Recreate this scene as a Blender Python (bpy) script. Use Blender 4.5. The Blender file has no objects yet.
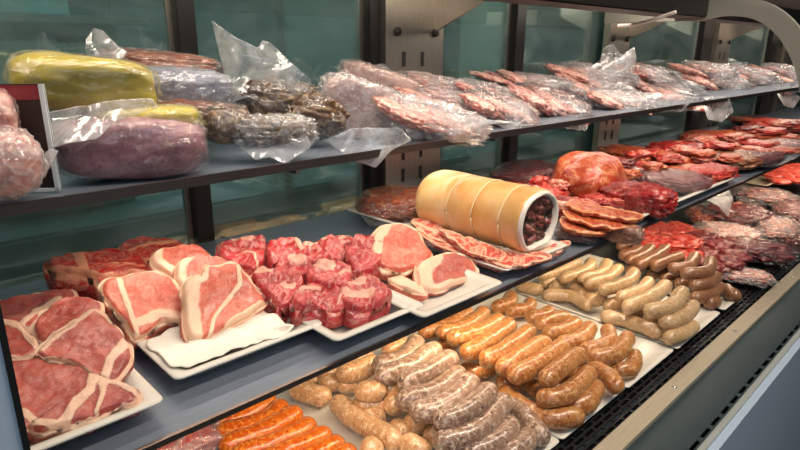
import bpy, bmesh, math, random
from mathutils import Vector, Matrix, noise
random.seed(7)
C = bpy.context.scene.collection
# ---------------------------------------------------------------- camera
F = 585.0
CAM = Vector((0, 0, 1.40))
def orth():
    X = Vector((634, 173, 585)).normalized(); Y = Vector((-590, 183, 585)); Y = (Y - X*X.dot(Y)).normalized()
    Z = X.cross(Y)
    if Z.y < 0: Z = -Z
    return X, Y, Z
AX, AY, AZ = orth()
def toworld(v): return Vector((AX.dot(v), AY.dot(v), AZ.dot(v)))
cam = bpy.data.cameras.new('camera'); camo = bpy.data.objects.new('camera', cam); C.objects.link(camo)
cam.sensor_width = 36; cam.lens = F/800*36; cam.clip_start = .01; cam.clip_end = 60
r_ = toworld(Vector((1,0,0))); u_ = toworld(Vector((0,1,0))); f_ = toworld(Vector((0,0,1)))
camo.matrix_world = Matrix(((r_.x,u_.x,-f_.x,CAM.x),(r_.y,u_.y,-f_.y,CAM.y),(r_.z,u_.z,-f_.z,CAM.z),(0,0,0,1)))
bpy.context.scene.camera = camo
def ray(x, y): return toworld(Vector((x-400, 225-y, F)))
def at(x, y, z):
    d = ray(x, y); return CAM + d*((z-CAM.z)/d.z)
def atY(x, y, Y):
    d = ray(x, y); return CAM + d*(Y/d.y)
def atX(x, y, X):
    d = ray(x, y); return CAM + d*(X/d.x)
def onplane(x, y, p, n):
    d = ray(x, y); return CAM + d*((p-CAM).dot(n)/d.dot(n))
def mpp(P): return (P-CAM).dot(f_)/F
Z0, Z1, Z2 = .82, 1.075, 1.255          # deck, middle shelf, upper shelf
YB = .95                                 # plane of the rear sliding doors
ORD = ['first','second','third','fourth','fifth','sixth','seventh','eighth','ninth','tenth','eleventh','twelfth','thirteenth','fourteenth','fifteenth','sixteenth','seventeenth','eighteenth','nineteenth','twentieth']
# ---------------------------------------------------------------- materials
def srgb(c):
    if isinstance(c, str): c = [int(c[i:i+2],16)/255 for i in (0,2,4)]
    return tuple((v/12.92 if v <= .04045 else ((v+.055)/1.055)**2.4) for v in c) + (1,)
def newmat(name):
    m = bpy.data.materials.new(name); m.use_nodes = True; nt = m.node_tree
    b = nt.nodes['Principled BSDF']; return m, nt, b
def N(nt, t, **k):
    n = nt.nodes.new(t)
    for a, v in k.items():
        if a in ('Scale','Detail','Roughness','Distortion','Strength','Distance','Randomness','W'): n.inputs[a].default_value = v
        else: setattr(n, a, v)
    return n
def coord(nt, scale=(1,1,1)):
    tc = N(nt, 'ShaderNodeTexCoord'); mp = N(nt, 'ShaderNodeMapping'); mp.inputs['Scale'].default_value = scale
    nt.links.new(tc.outputs['Object'], mp.inputs[0]); return mp.outputs[0]
def ramp(nt, src, stops):
    r = N(nt, 'ShaderNodeValToRGB'); e = r.color_ramp.elements
    while len(e) < len(stops): e.new(.5)
    for i, (p, c) in enumerate(stops): e[i].position = p; e[i].color = c if len(c) == 4 else (c[0],)*3+(1,)
    nt.links.new(src, r.inputs[0]); return r.outputs[0]
def mix(nt, fac, a, b):
    m = N(nt, 'ShaderNodeMix', data_type='RGBA')
    for s, v in ((0, fac), (6, a), (7, b)):
        if hasattr(v, 'is_linked'): nt.links.new(v, m.inputs[s])
        else: m.inputs[s].default_value = v
    return m.outputs[2]
def math_(nt, op, a, b=0., c=None):
    m = N(nt, 'ShaderNodeMath', operation=op)
    for i, v in enumerate((a, b) if c is None else (a, b, c)):
        if hasattr(v, 'is_linked'): nt.links.new(v, m.inputs[i])
        else: m.inputs[i].default_value = v
    return m.outputs[0]
def bump(nt, b, h, s=.4, d=.002):
    n = N(nt, 'ShaderNodeBump', Strength=s, Distance=d); nt.links.new(h, n.inputs['Height']); nt.links.new(n.outputs[0], b.inputs['Normal'])
def noi(nt, v, scale, detail=4, rough=.55, dist=0):
    n = N(nt, 'ShaderNodeTexNoise', Scale=scale, Detail=detail, Roughness=rough, Distortion=dist); nt.links.new(v, n.inputs['Vector']); return n.outputs['Fac']
def plain(name, c, rough=.5, metal=0, bmp=0, bs=60, spec=.5, var=0):
    m, nt, b = newmat(name); b.inputs['Base Color'].default_value = srgb(c); b.inputs['Roughness'].default_value = rough
    b.inputs['Metallic'].default_value = metal; b.inputs['Specular IOR Level'].default_value = spec
    if bmp or var:
        n = noi(nt, coord(nt), bs)
        if bmp: bump(nt, b, n, bmp, .001)
        if var:
            s = srgb(c); nt.links.new(ramp(nt, n, [(.3, tuple(v*(1-var) for v in s[:3])+(1,)), (.7, tuple(min(1, v*(1+var)) for v in s[:3])+(1,))]), b.inputs['Base Color'])
    return m
def meat(name, c1, c2, fat, marble=.35, rough=.33, fs=1., veinw=.035):
    m, nt, b = newmat(name); v = coord(nt)
    base = mix(nt, ramp(nt, noi(nt, v, 28, 5, .6, .8), [(.35,(0,)),(.65,(1,))]), srgb(c1), srgb(c2))
    fine = noi(nt, v, 190, 3, .6, .5)
    base = mix(nt, ramp(nt, fine, [(.48,(0,)),(.78,(.22,))]), base, srgb(fat))
    # marbling: thin iso-lines of a warped noise
    w = noi(nt, v, 34, 3, .5, 1.6)
    line = ramp(nt, math_(nt, 'ABSOLUTE', math_(nt, 'SUBTRACT', w, .5)), [(0,(marble*1.5,)),(veinw,(0,))])
    base = mix(nt, line, base, srgb(fat))
    at_ = N(nt, 'ShaderNodeAttribute', attribute_name='fat')
    ff = math_(nt, 'ADD', at_.outputs['Fac'], math_(nt, 'MULTIPLY', math_(nt, 'SUBTRACT', noi(nt, v, 60, 4, .6), .5), .7*fs))
    ff = ramp(nt, ff, [(.42,(0,)),(.56,(1,))])
    fatc = mix(nt, noi(nt, v, 50, 3), srgb(fat), tuple(x*y for x, y in zip(srgb(fat), (.93,.74,.62,1))))
    base = mix(nt, ff, base, fatc)
    nt.links.new(base, b.inputs['Base Color']); b.inputs['Roughness'].default_value = rough
    bump(nt, b, math_(nt, 'ADD', math_(nt, 'ADD', fine, math_(nt, 'MULTIPLY', w, 1.5)), math_(nt, 'MULTIPLY', ff, .6)), .55, .0022)
    b.inputs['Coat Weight'].default_value = .25; b.inputs['Coat Roughness'].default_value = .25; b.inputs['Subsurface Weight'].default_value = .12; b.inputs['Subsurface Radius'].default_value = (.01,.003,.002); b.inputs['Subsurface Scale'].default_value = .6
    return m
def sausage_mat(name, c1, c2, speck, dark, sc=1., amount=.5, rough=.28):
    m, nt, b = newmat(name); v = coord(nt)
    base = mix(nt, ramp(nt, noi(nt, v, 22*sc, 4, .6), [(.35,(0,)),(.65,(1,))]), srgb(c1), srgb(c2))
    s = noi(nt, v, 150*sc, 4, .7, .15)
    base = mix(nt, ramp(nt, s, [(.5,(0,)),(.62,(amount,))]), base, srgb(speck))
    d = noi(nt, v, 125*sc, 3, .65, .2)
    base = mix(nt, ramp(nt, d, [(.56,(0,)),(.68,(amount*1.1,))]), base, srgb(dark))
    nt.links.new(base, b.inputs['Base Color']); b.inputs['Roughness'].default_value = rough
    b.inputs['Coat Weight'].default_value = .5; b.inputs['Coat Roughness'].default_value = .12; bump(nt, b, s, .4, .0022); b.inputs['Subsurface Weight'].default_value = .08; b.inputs['Subsurface Radius'].default_value = (.008,.004,.002); b.inputs['Subsurface Scale'].default_value = .5
    return m
def film(name, white=.055, base=.045, tint=(.93,.95,.97), sc=45, bs=.9, rough=.09):
    m = bpy.data.materials.new(name); m.use_nodes = True; nt = m.node_tree; nt.nodes.clear()
    out = N(nt, 'ShaderNodeOutputMaterial'); tr = N(nt, 'ShaderNodeBsdfTransparent'); gl = N(nt, 'ShaderNodeBsdfGlossy'); df = N(nt, 'ShaderNodeBsdfTranslucent'); d2 = N(nt, 'ShaderNodeBsdfDiffuse')
    tr.inputs[0].default_value = (.97,.975,.98,1); gl.inputs['Roughness'].default_value = rough; gl.inputs[0].default_value = (1,1,1,1)
    df.inputs[0].default_value = tint+(1,); d2.inputs[0].default_value = tint+(1,)
    v = coord(nt); n1 = noi(nt, v, sc, 4, .6, 1.5); n2 = N(nt, 'ShaderNodeTexVoronoi', feature='DISTANCE_TO_EDGE', Scale=sc*.6)
    nt.links.new(v, n2.inputs['Vector'])
    h = math_(nt, 'ADD', n1, math_(nt, 'MULTIPLY', math_(nt, 'MINIMUM', n2.outputs['Distance'], .12), 2.5))
    bp = N(nt, 'ShaderNodeBump', Strength=bs, Distance=.004); nt.links.new(h, bp.inputs['Height'])
    for g in (gl, df, d2): nt.links.new(bp.outputs[0], g.inputs['Normal'])
    md = N(nt, 'ShaderNodeMixShader'); md.inputs[0].default_value = .5; nt.links.new(df.outputs[0], md.inputs[1]); nt.links.new(d2.outputs[0], md.inputs[2])
    m1 = N(nt, 'ShaderNodeMixShader')
    wf = ramp(nt, n1, [(.35,(white*.4,)),(.7,(min(1,white*1.9),))])
    nt.links.new(wf, m1.inputs[0]); nt.links.new(tr.outputs[0], m1.inputs[1]); nt.links.new(md.outputs[0], m1.inputs[2])
    fr = N(nt, 'ShaderNodeLayerWeight'); fr.inputs[0].default_value = .35; nt.links.new(bp.outputs[0], fr.inputs['Normal'])
    ff = math_(nt, 'ADD', math_(nt, 'MULTIPLY', fr.outputs['Fresnel'], .34), base)
    m2 = N(nt, 'ShaderNodeMixShader'); nt.links.new(ff, m2.inputs[0]); nt.links.new(m1.outputs[0], m2.inputs[1]); nt.links.new(gl.outputs[0], m2.inputs[2])
    nt.links.new(m2.outputs[0], out.inputs[0]); return m
def glass(name, tint, refl=.08, haze=0.):
    m = bpy.data.materials.new(name); m.use_nodes = True; nt = m.node_tree; nt.nodes.clear()
    out = N(nt, 'ShaderNodeOutputMaterial'); tr = N(nt, 'ShaderNodeBsdfTransparent'); gl = N(nt, 'ShaderNodeBsdfGlossy'); gl.inputs['Roughness'].default_value = .02
    tr.inputs[0].default_value = tint+(1,); gl.inputs[0].default_value = (.9,.97,.96,1)
    fr = N(nt, 'ShaderNodeLayerWeight'); fr.inputs[0].default_value = .45
    f = math_(nt, 'ADD', math_(nt, 'MULTIPLY', fr.outputs['Fresnel'], .6), refl)
    src = tr.outputs[0]
    if haze:
        d = N(nt, 'ShaderNodeBsdfDiffuse'); d.inputs[0].default_value = (.45,.62,.6,1); mh = N(nt, 'ShaderNodeMixShader')
        hz = ramp(nt, noi(nt, coord(nt, (1,1,1.6)), 7, 5, .6, 1), [(.3,(haze*.5,)),(.75,(haze*1.7,))]); nt.links.new(hz, mh.inputs[0])
        nt.links.new(src, mh.inputs[1]); nt.links.new(d.outputs[0], mh.inputs[2]); src = mh.outputs[0]
    m2 = N(nt, 'ShaderNodeMixShader'); nt.links.new(f, m2.inputs[0]); nt.links.new(src, m2.inputs[1]); nt.links.new(gl.outputs[0], m2.inputs[2]); nt.links.new(m2.outputs[0], out.inputs[0]); return m
def steel(name, c, rough=.28, sc=(3,60,60), metal=1):
    m, nt, b = newmat(name); v = coord(nt, sc); n = noi(nt, v, 8, 4)
    s = srgb(c); nt.links.new(ramp(nt, n, [(.3, tuple(x*.8 for x in s[:3])+(1,)), (.7, s)]), b.inputs['Base Color'])
    b.inputs['Metallic'].default_value = metal; b.inputs['Roughness'].default_value = rough; bump(nt, b, n, .08, .001); return m
M = {}
M['pork'] = meat('pork_lean', 'ba4430', 'de765e', 'f0d0b4', .08)
M['porkdark'] = meat('pork_lean_deep', '963634', 'be5c4e', 'eac8b0', .08)
M['beef'] = meat('beef_lean', '98141e', 'c43a40', 'e4b09e', .32, veinw=.04)
M['beefred'] = meat('beef_bright', '960e14', 'c62c24', 'e6a080', .42)
M['beefdark'] = meat('beef_dark', '541018', '7c1c26', 'c08a7c', .25)
M['slab'] = meat('beef_slab_red', '74080e', 'a8181a', 'd88a70', .2, .22)
M['belly'] = meat('belly_slices', 'b82e2c', 'd45a4a', 'efc4a8', .6, veinw=.07)
M['smoked'] = meat('smoked_meat', '8e2c1c', 'b9582a', 'dba768', .5)
M['orangefat'] = meat('orange_fat_meat', '9a2418', 'bc4c26', 'e2a070', .45, veinw=.05)
M['dried'] = meat('dried_dark_meat', '3c2420', '6b4a30', 'a08a58', .5)
M['ham'] = meat('ham_brown', '6a3222', '9a5a3a', 'cfa27c', .35)
M['bacon'] = meat('bacon_pink', 'b0605a', 'd08c7e', 'f0d2c2', .6, veinw=.08)
M['bacondark'] = meat('bacon_wine', '7a2a2c', '9c4442', 'e6bfb0', .5, veinw=.08)
M['yellow'] = plain('corn_yellow_skin', 'bba83c', .3, 0, .5, 18, .5, .18)
M['mince'] = meat('minced_meat', 'c8201c', 'e2493a', 'f3b49c', .4)
M['or'] = sausage_mat('orange_casing', 'c24a0c', 'd96a14', 'efa84a', '8f2a08', 1.1, .75, .2)
M['gr'] = sausage_mat('grey_herb_casing', '80604e', 'a2806a', 'd0baa8', '352a24', .95, .85)
M['pa'] = sausage_mat('pale_coarse_casing', 'c08a5a', 'd3a478', 'eed6b2', '8e5a30', 1.1, .75)
M['br'] = sausage_mat('brown_casing', '9c5a2a', 'bd8048', 'dcb07c', '6c3414', 1, .75)
M['be'] = sausage_mat('beige_casing', 'b08a60', 'c6a47c', 'dcc4a0', '7c5a38', 1, .5)
M['dk'] = sausage_mat('dark_brown_casing', '704630', '8a6042', 'a88060', '4a2a1a', .9, .4)
M['film'] = film('clear_film'); M['filmw'] = film('cloudy_film', .24, .07); M['films'] = film('loose_film_sheet', .40, .07, sc=16, bs=.6); M['filmt'] = film('tight_film', .05, .06, sc=70)
M['white'] = plain('white_melamine', 'dbd5c9', .25, 0, 0); M['paper'] = plain('white_paper', 'e8e2d4', .8, 0, .5, 90)
M['shelf'] = steel('shelf_steel', '8791a0', .38, (3,60,60), .45); M['shelf2'] = steel('lip_steel', 'b09a90', .3)
M['steel'] = steel('brushed_steel', 'bdb6aa', .36, (60,60,3)); M['beige'] = steel('satin_trim', 'c4b8a2', .42, (3,60,60), .4)
M['black'] = plain('black_frame', '14110f', .4); M['dark'] = plain('dark_metal', '2a2724', .45, .6); M['rubber'] = plain('black_rubber', '0e0e10', .6)
M['grille'] = plain('dark_grille', '2b2c2f', .4, .5); M['deck'] = plain('dark_deck', '3a3b3c', .4, .7)
M['glass'] = glass('door_glass', (.50,.66,.64), .07, .16); M['trough'] = steel('trough_steel', '46565a', .32, (3,60,60), .5)
M['panel'] = plain('blue_grey_panel', 'b0c2d6', .35, .1); M['strip'] = steel('pale_trim', 'b4b9b6', .4, (3,60,60), .3)
M['screw'] = plain('chrome_screw', 'd8d8d8', .15, 1)
# ---------------------------------------------------------------- mesh helpers
USED = {}
def link(name, me, mat, parent=None, loc=None, smooth=True):
    o = bpy.data.objects.new(name, me); C.objects.link(o)
    if mat: 
        me.materials.clear(); me.materials.append(mat)
    if smooth: me.polygons.foreach_set('use_smooth', [True]*len(me.polygons))
    if parent: 
        o.parent = parent
        if loc is not None: o.location = Vector(loc) - world_loc(parent)
    elif loc is not None: o.location = loc
    return o
def world_loc(o):
    v = Vector(o.location)
    while o.parent: o = o.parent; v += o.location
    return v
def tag(o, label=None, cat=None, group=None, kind=None):
    if label: o['label'] = label
    if cat: o['category'] = cat
    if group: o['group'] = group
    if kind: o['kind'] = kind
    return o
def empty(name, loc, label, cat, group=None):
    o = bpy.data.objects.new(name, None); o.empty_display_size = .02; C.objects.link(o); o.location = loc; return tag(o, label, cat, group)
def mesh(name, verts, faces, fat=None):
    me = bpy.data.meshes.new(name); me.from_pydata([tuple(v) for v in verts], [], faces); me.update()
    bm = bmesh.new(); bm.from_mesh(me); bmesh.ops.recalc_face_normals(bm, faces=bm.faces); bm.to_mesh(me); bm.free()
    if fat is not None:
        a = me.attributes.new('fat', 'FLOAT', 'POINT'); a.data.foreach_set('value', fat)
    return me
def box_bm(bm, c, s, rot=None):
    r = bmesh.ops.create_cube(bm, size=1)['verts']
    for v in r:
        p = Vector((v.co.x*s[0], v.co.y*s[1], v.co.z*s[2]))
        if rot: p = rot @ p
        v.co = p + Vector(c)
def box(name, lo, hi, mat, parent=None, bevel=0, kind=None, extra=()):
    lo, hi = Vector(lo), Vector(hi); c = (lo+hi)/2; bm = bmesh.new()
    box_bm(bm, (0,0,0), hi-lo)
    for a, b in extra:
        a, b = Vector(a), Vector(b); box_bm(bm, (a+b)/2-c, b-a)
    if bevel: bmesh.ops.bevel(bm, geom=bm.edges[:], offset=bevel, segments=2, affect='EDGES')
    me = bpy.data.meshes.new(name); bm.to_mesh(me); bm.free()
    o = link(name, me, mat, parent, c, smooth=False)
    if kind: o['kind'] = kind
    return o
def rings(rs, close0=True, close1=True):
    verts = []; faces = []; n = len(rs[0])
    for r in rs: verts += r
    for i in range(len(rs)-1):
        for j in range(n):
            k = (j+1) % n; faces.append((i*n+j, i*n+k, (i+1)*n+k, (i+1)*n+j))
    if close0: faces.append(tuple(range(n))[::-1])
    if close1: faces.append(tuple((len(rs)-1)*n+j for j in range(n)))
    return verts, faces
def catmull(pts, n, closed=False):
    P = [Vector(p) for p in pts]; out = []; m = len(P); segs = m if closed else m-1
    for i in range(segs):
        if closed: p0, p1, p2, p3 = P[(i-1)%m], P[i], P[(i+1)%m], P[(i+2)%m]
        else: p0, p1, p2, p3 = P[max(i-1,0)] if i else P[0]*2-P[1], P[i], P[i+1], (P[i+2] if i+2 < m else P[i+1]*2-P[i])
        for k in range(n):
            t = k/n; out.append(.5*((2*p1)+(p2-p0)*t+(2*p0-5*p1+4*p2-p3)*t*t+(-p0+3*p1-3*p2+p3)*t**3))
    if not closed: out.append(P[-1].copy())
    return out
def resample(pts, n, closed=False):
    P = pts + ([pts[0]] if closed else []); L = [0]
    for a, b in zip(P, P[1:]): L.append(L[-1]+(b-a).length)
    out = []; j = 0; cnt = n if closed else n-1
    for i in range(n):
        s = L[-1]*i/cnt
        while j < len(L)-2 and L[j+1] < s: j += 1
        t = (s-L[j])/max(1e-9, L[j+1]-L[j]); out.append(P[j].lerp(P[j+1], min(1,t)))
    return out
def tube_mesh(name, pts, r, seg=14, cap=True, lump=0, nubs=False):
    P = pts; n = len(P); rs = []; up = Vector((0,0,1)); L = sum((b-a).length for a, b in zip(P, P[1:])); s = 0; c = sum(P, Vector())/n; sd = random.random()*50
    for i, p in enumerate(P):
        if i: s += (P[i]-P[i-1]).length
        t = (P[min(i+1,n-1)]-P[max(i-1,0)]).normalized(); a = t.cross(up)
        if a.length < .05: a = t.cross(Vector((1,0,0)))
        a.normalize(); b = a.cross(t); rr = r
        if cap:
            e = min(s, L-s)/(r*1.15)
            if e < 1: rr = r*math.sqrt(max(.0, 1-(1-e)**2))
            rr = max(rr, r*(.16 if nubs else .02))
        ring = []
        for j in range(seg):
            w = 2*math.pi*j/seg; d = a*math.cos(w)+b*math.sin(w); q = p + d*rr
            if lump: q = q + d*lump*min(1,rr/r)*noise.noise(q*38+Vector((sd,0,0)))
            ring.append(q-c)
        rs.append(ring)
    v, f = rings(rs); return mesh(name, v, f), c
# ---------------------------------------------------------------- sausages
def sausage(path, z, r, mat, label, group, length=None):
    """path: pixels of the visible centre line, laid at height z (or one z per pixel)"""
    zs = z if isinstance(z, (list, tuple)) else [z]*len(path)
    P = [at(x, y, zz) for (x, y), zz in zip(path, zs)]
    if len(P) == 2:
        d = P[1]-P[0]; side = Vector((-d.y, d.x, 0)); P = [P[0], (P[0]+P[1])/2 - side*random.uniform(.05,.14), P[1]]
    if len(path) == 3: P[1] = P[1] + (P[1]-(P[0]+P[2])/2)*.55
    d0 = (P[0]-P[1]).normalized(); d1 = (P[-1]-P[-2]).normalized(); P[0] += d0*r*.35; P[-1] += d1*r*.35
    pts = resample(catmull(P, 12), 30)
    # finer rings at both ends so the caps are round
    L = [0]
    for a, b in zip(pts, pts[1:]): L.append(L[-1]+(b-a).length)
    tot = L[-1]; ss = [tot*k for k in (0,.004,.012,.025,.045,.07)] + [tot*(.1+.8*i/18) for i in range(19)] + [tot*(1-k) for k in (.07,.045,.025,.012,.004,0)]
    out = []; j = 0
    for s in ss:
        while j < len(L)-2 and L[j+1] < s: j += 1
        out.append(pts[j].lerp(pts[j+1], (s-L[j])/max(1e-9, L[j+1]-L[j])))
    me, c = tube_mesh('sausage', out, r*random.uniform(.95,1.05), 16, True, r*.16, True)
    o = link('sausage', me, M[mat], None, c)
    return tag(o, label, 'sausage', group)
TF = Z0+.010                                     # tray floor on the deck
def lay(k, r): return TF + r + k*1.65*r
# orange
R_ = .0175
row = [[(212,423),(244,417),(260,408),(270,398)], [(219,434),(259,422),(283,406)], [(223,447),(262,432),(298,413)], [(235,456),(285,438),(310,423)],
       [(258,464),(307,443),(323,432)], [(285,468),(322,452),(337,441)], [(310,472),(335,462),(350,450)]]
for i, p in enumerate(row):
    sausage(p, lay(0,R_), R_*1.02, 'or', f'shiny orange sausage, {ORD[i]} from the back of the orange row in the near tray', 'orange sausages in the near left tray')
# grey group
def grp(rows, mat, r, what, where, group, start=0):
    for i, (p, k) in enumerate(rows):
        m = mat
        sausage(p, [lay(q, r) for q in k] if isinstance(k, tuple) else lay(k, r), r, m, f'{what}, {ORD[start+i]} {where}', group)
grp([([(376,366),(401,357),(417,341)],1.6), ([(378,377),(411,364),(436,348)],1.9), ([(402,385),(429,371),(453,357)],2.0), ([(400,402),(432,391),(461,373)],1.5),
     ([(413,412),(445,402),(473,381)],1.4), ([(438,422),(467,408),(491,389)],1.7), ([(437,443),(475,427),(505,399)],1.0), ([(465,457),(496,440),(512,423)],.4), ([(505,458),(520,446),(527,434)],.0)],
    'gr', .0178, 'mottled grey herb sausage', 'from the back of the stacked curving grey row', 'grey herb sausages stacked in the front tray')
tag(sausage([(510,400),(528,421),(543,440)], lay(0,.0175), .0175, 'gr', 'grey green sausage lying alone downwards at the right end of the grey stack', 'grey herb sausages stacked in the front tray'))
grp([([(294,388),(328,397)],0), ([(336,402),(355,418),(379,432),(398,443)],.1), ([(358,391),(383,388)],1.2), ([(356,404),(383,405)],.2), ([(323,374),(345,366),(368,352)],.4), ([(340,374),(375,361)],1.0), ([(385,350),(402,342)],.8),
     ([(386,391),(394,384)],.9), ([(388,408),(400,398)],.4), ([(362,421),(380,413)],0), ([(404,441),(428,452)],.1), ([(372,443),(374,456)],0), ([(408,425),(420,418)],.3), ([(427,437),(440,432)],.0), ([(340,386),(356,378)],.2), ([(322,383),(340,380)],.1), ([(300,378),(318,374)],.1), ([(395,425),(410,432)],0)],
    'pa', .0175, 'pale coarse pinkish sausage', 'in the jumble left of the grey stack', 'pale coarse sausages heaped at the left of the front tray')
# brown group
grp([([(421,332),(447,324),(469,311)],.5), ([(438,332),(464,325),(485,311)],1.2), ([(449,338),(476,332),(501,319)],1.6), ([(464,354),(490,339),(511,323)],1.5), ([(484,362),(511,345),(530,330)],1.7),
     ([(500,370),(525,354),(547,342)],1.6), ([(512,377),(540,362),(564,346)],1.6), ([(544,381),(563,366),(581,353)],2.0), ([(540,399),(567,390),(590,371)],1.1), ([(569,406),(585,400),(597,386)],.3)],
    'br', .0168, 'golden brown sausage', 'from the back in the left middle-tray row', 'brown sausages, left stacked row of the middle tray')
sausage([(503,392),(541,412),(581,416)], lay(.1,.0172), .0172, 'br', 'long curved brown sausage lying frontmost along the edge of the middle tray', 'brown sausages lying apart in the middle tray')
sausage([(592,364),(607,377),(617,389)], lay(.5,.0165), .0165, 'br', 'brown sausage pointing down at the grille between two brown rows', 'brown sausages lying apart in the middle tray')
grp([([(494,308),(506,303),(511,295)],.0), ([(508,312),(524,308),(530,302)],.2), ([(528,318),(541,316),(551,311)],.4), ([(538,325),(556,320),(569,318)],.5), ([(545,334),(564,330),(577,322)],.8), ([(560,344),(580,337),(591,326)],1.0), ([(583,350),(603,342),(608,329)],1.0), ([(590,358),(614,351),(628,337)],1.0), ([(612,370),(628,366),(635,354)],.1)],
    'br', .0165, 'reddish brown curved sausage', 'from the back, right middle-tray row', 'brown sausages, right curving row of the middle tray')
grp([([(441,345),(456,338)],0), ([(480,372),(496,362)],0), ([(500,383),(522,380)],0), ([(530,386),(545,392)],0), ([(560,378),(575,372)],.2), ([(434,350),(452,352)],0), ([(463,368),(480,374)],0), ([(560,356),(578,350)],0), ([(476,345),(498,352)],0.1), ([(520,366),(535,372)],0.1)],
    'br', .0165, 'brown sausage showing only its end', 'under the stacked brown rows', 'brown sausages underneath the rows')
# beige group
RB = .0155
grp([([(541,277),(560,270),(578,262)],.8), ([(562,279),(583,270),(591,262)],1.3), ([(580,279),(599,272),(607,263)],1.5), ([(587,284),(606,277),(619,268)],1.5), ([(601,290),(624,282),(635,272)],1.7), ([(619,298),(639,290),(649,281)],1.6), ([(626,308),(651,296),(667,285)],1.7), ([(647,311),(669,304),(683,291)],2.0), ([(662,323),(681,316),(694,305)],1.1), ([(667,339),(682,333),(694,325)],.2)],
    'be', RB, 'pale beige sausage', 'from the back of the stacked beige row', 'beige sausages, stacked row of the right tray')
grp([([(518,285),(541,290)],.0), ([(544,295),(569,298),(589,307)],.0), ([(603,316),(630,323),(660,334)],.1), ([(551,287),(562,283)],.3), ([(572,288),(584,284)],.3), ([(578,294),(592,291)],.3), ([(586,300),(604,298)],.3), ([(606,306),(620,302)],.2), ([(625,314),(640,312)],.2), ([(542,284),(552,280)],.1), ([(645,320),(660,318)],.2)],
    'be', RB*1.02, 'tan sausage', 'from the left in the lower beige layer', 'tan sausages, lower layer of the right tray')
grp([([(619,247),(634,239)],.8), ([(622,256),(640,247)],1.1), ([(629,261),(641,255),(653,246)],1.3), ([(639,265),(655,256),(666,248)],1.5), ([(654,266),(667,261),(681,256)],1.6), ([(670,268),(686,265),(695,256)],1.7), ([(683,274),(703,270),(711,260)],2.0), ([(692,286),(706,283),(717,276)],1.2), ([(692,298),(708,294),(720,286)],.5), ([(706,304),(716,300)],0)],
    'dk', RB, 'dark brown sausage', 'from the back of the dark stacked row beside the red meat', 'dark brown sausages, rearmost stacked row of the deck')
grp([([(724,288),(738,297)],0), ([(628,271),(640,268)],.3), ([(650,275),(660,270)],.3), ([(663,279),(674,274)],.3), ([(677,284),(688,280)],.3)],
    'dk', RB, 'dark brown sausage end', 'counted along the foot of the dark stacked row', 'dark brown sausages under the rearmost row')
# ---------------------------------------------------------------- trays
def tray(name, x0, x1, y0, y1, z, h, label, group='white serving trays', fl=.012, mat='white', cat='tray'):
    c = Vector(((x0+x1)/2, (y0+y1)/2, z)); hx, hy = (x1-x0)/2, (y1-y0)/2
    def rr(ins, zz, cr):
        pts = []; ax, ay = hx-ins, hy-ins
        for sx, sy, a0 in ((1,1,0),(-1,1,90),(-1,-1,180),(1,-1,270)):
            for k in range(6):
                a = math.radians(a0+k*18); pts.append(Vector((sx*(ax-cr)+cr*math.cos(a), sy*(ay-cr)+cr*math.sin(a), zz)))
        return pts
    R = [rr(fl+.014, 0, .012), rr(fl+.010, h*.35, .012), rr(fl, h-.002, .012), rr(.001, h-.002, .008), rr(0, h-.0005, .008), rr(.001, h+.0012, .008), rr(fl*.8, h, .010), rr(fl+.004, h-.003, .012), rr(fl+.013, .005, .012), rr(fl+.018, .003, .012)]
    v, f = rings(R); return tag(link(name, mesh(name, v, f), M[mat], None, c), label, cat, group)
def px_tray(z, h, a, b, depth, label, **k):
    """a, b: pixels of the front left and front right rim corners"""
    A = at(*a, z+h); B = at(*b, z+h); y = (A.y+B.y)/2; return tray('serving_tray', A.x, B.x, y, y+depth, z, h, label, **k)
for a, b, d, l, g in (((562,440),(627,388),.50,'white tray under the brown sausages, its front edge at the grille','white deck trays'),
                   ((627,388),(676,350),.50,'white tray under the right curving brown row beside the beige tray','white deck trays'),
                   ((677,349),(722,313),.50,'white tray under the stacked beige sausages','white deck trays'),
                   ((724,310),(743,296),.50,'narrow white tray under the dark brown sausages','white deck trays')):
    px_tray(Z0, .012, a, b, d, l, group=g)
A = at(562,440,Z0+.012)
tray('serving_tray', A.x-.335, A.x-.002, A.y, A.y+.5, Z0, .012, 'wide white tray holding the orange and grey sausages', 'white deck trays')
# middle shelf trays
H1 = .020
def mt(a, b, depth, label): return px_tray(Z1, H1, a, b, depth, label, group='white trays on the middle shelf')
P = at(166,400,Z1+H1); tray('serving_tray', P.x-.26, P.x, P.y, P.y+.27, Z1, H1, 'white tray of large pork chops at the left end of the middle shelf', 'white trays on the middle shelf')
mt((178,383),(322,322), .22, 'white tray with paper and bone-in chops on the middle shelf')
mt((338,343),(424,304), .23, 'white tray holding the cut beef shank pieces')
mt((428,320),(500,281), .22, 'white tray with the single pale chop next to the beef pieces')
mt((506,271),(570,245), .27, 'white tray under the string-tied rolled roast')
P = at(345,209,Z1+.03); tray('serving_tray', P.x, P.x+.20, P.y-.17, P.y, Z1, .03, 'white tray at the back under the film-wrapped bony meat', 'white trays on the middle shelf')
mt((640,218),(735,178), .20, 'white tray of red slab meat right of the orange striped slices')
mt((745,168),(795,145), .20, 'white tray of red steaks furthest right on the middle shelf')
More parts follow.
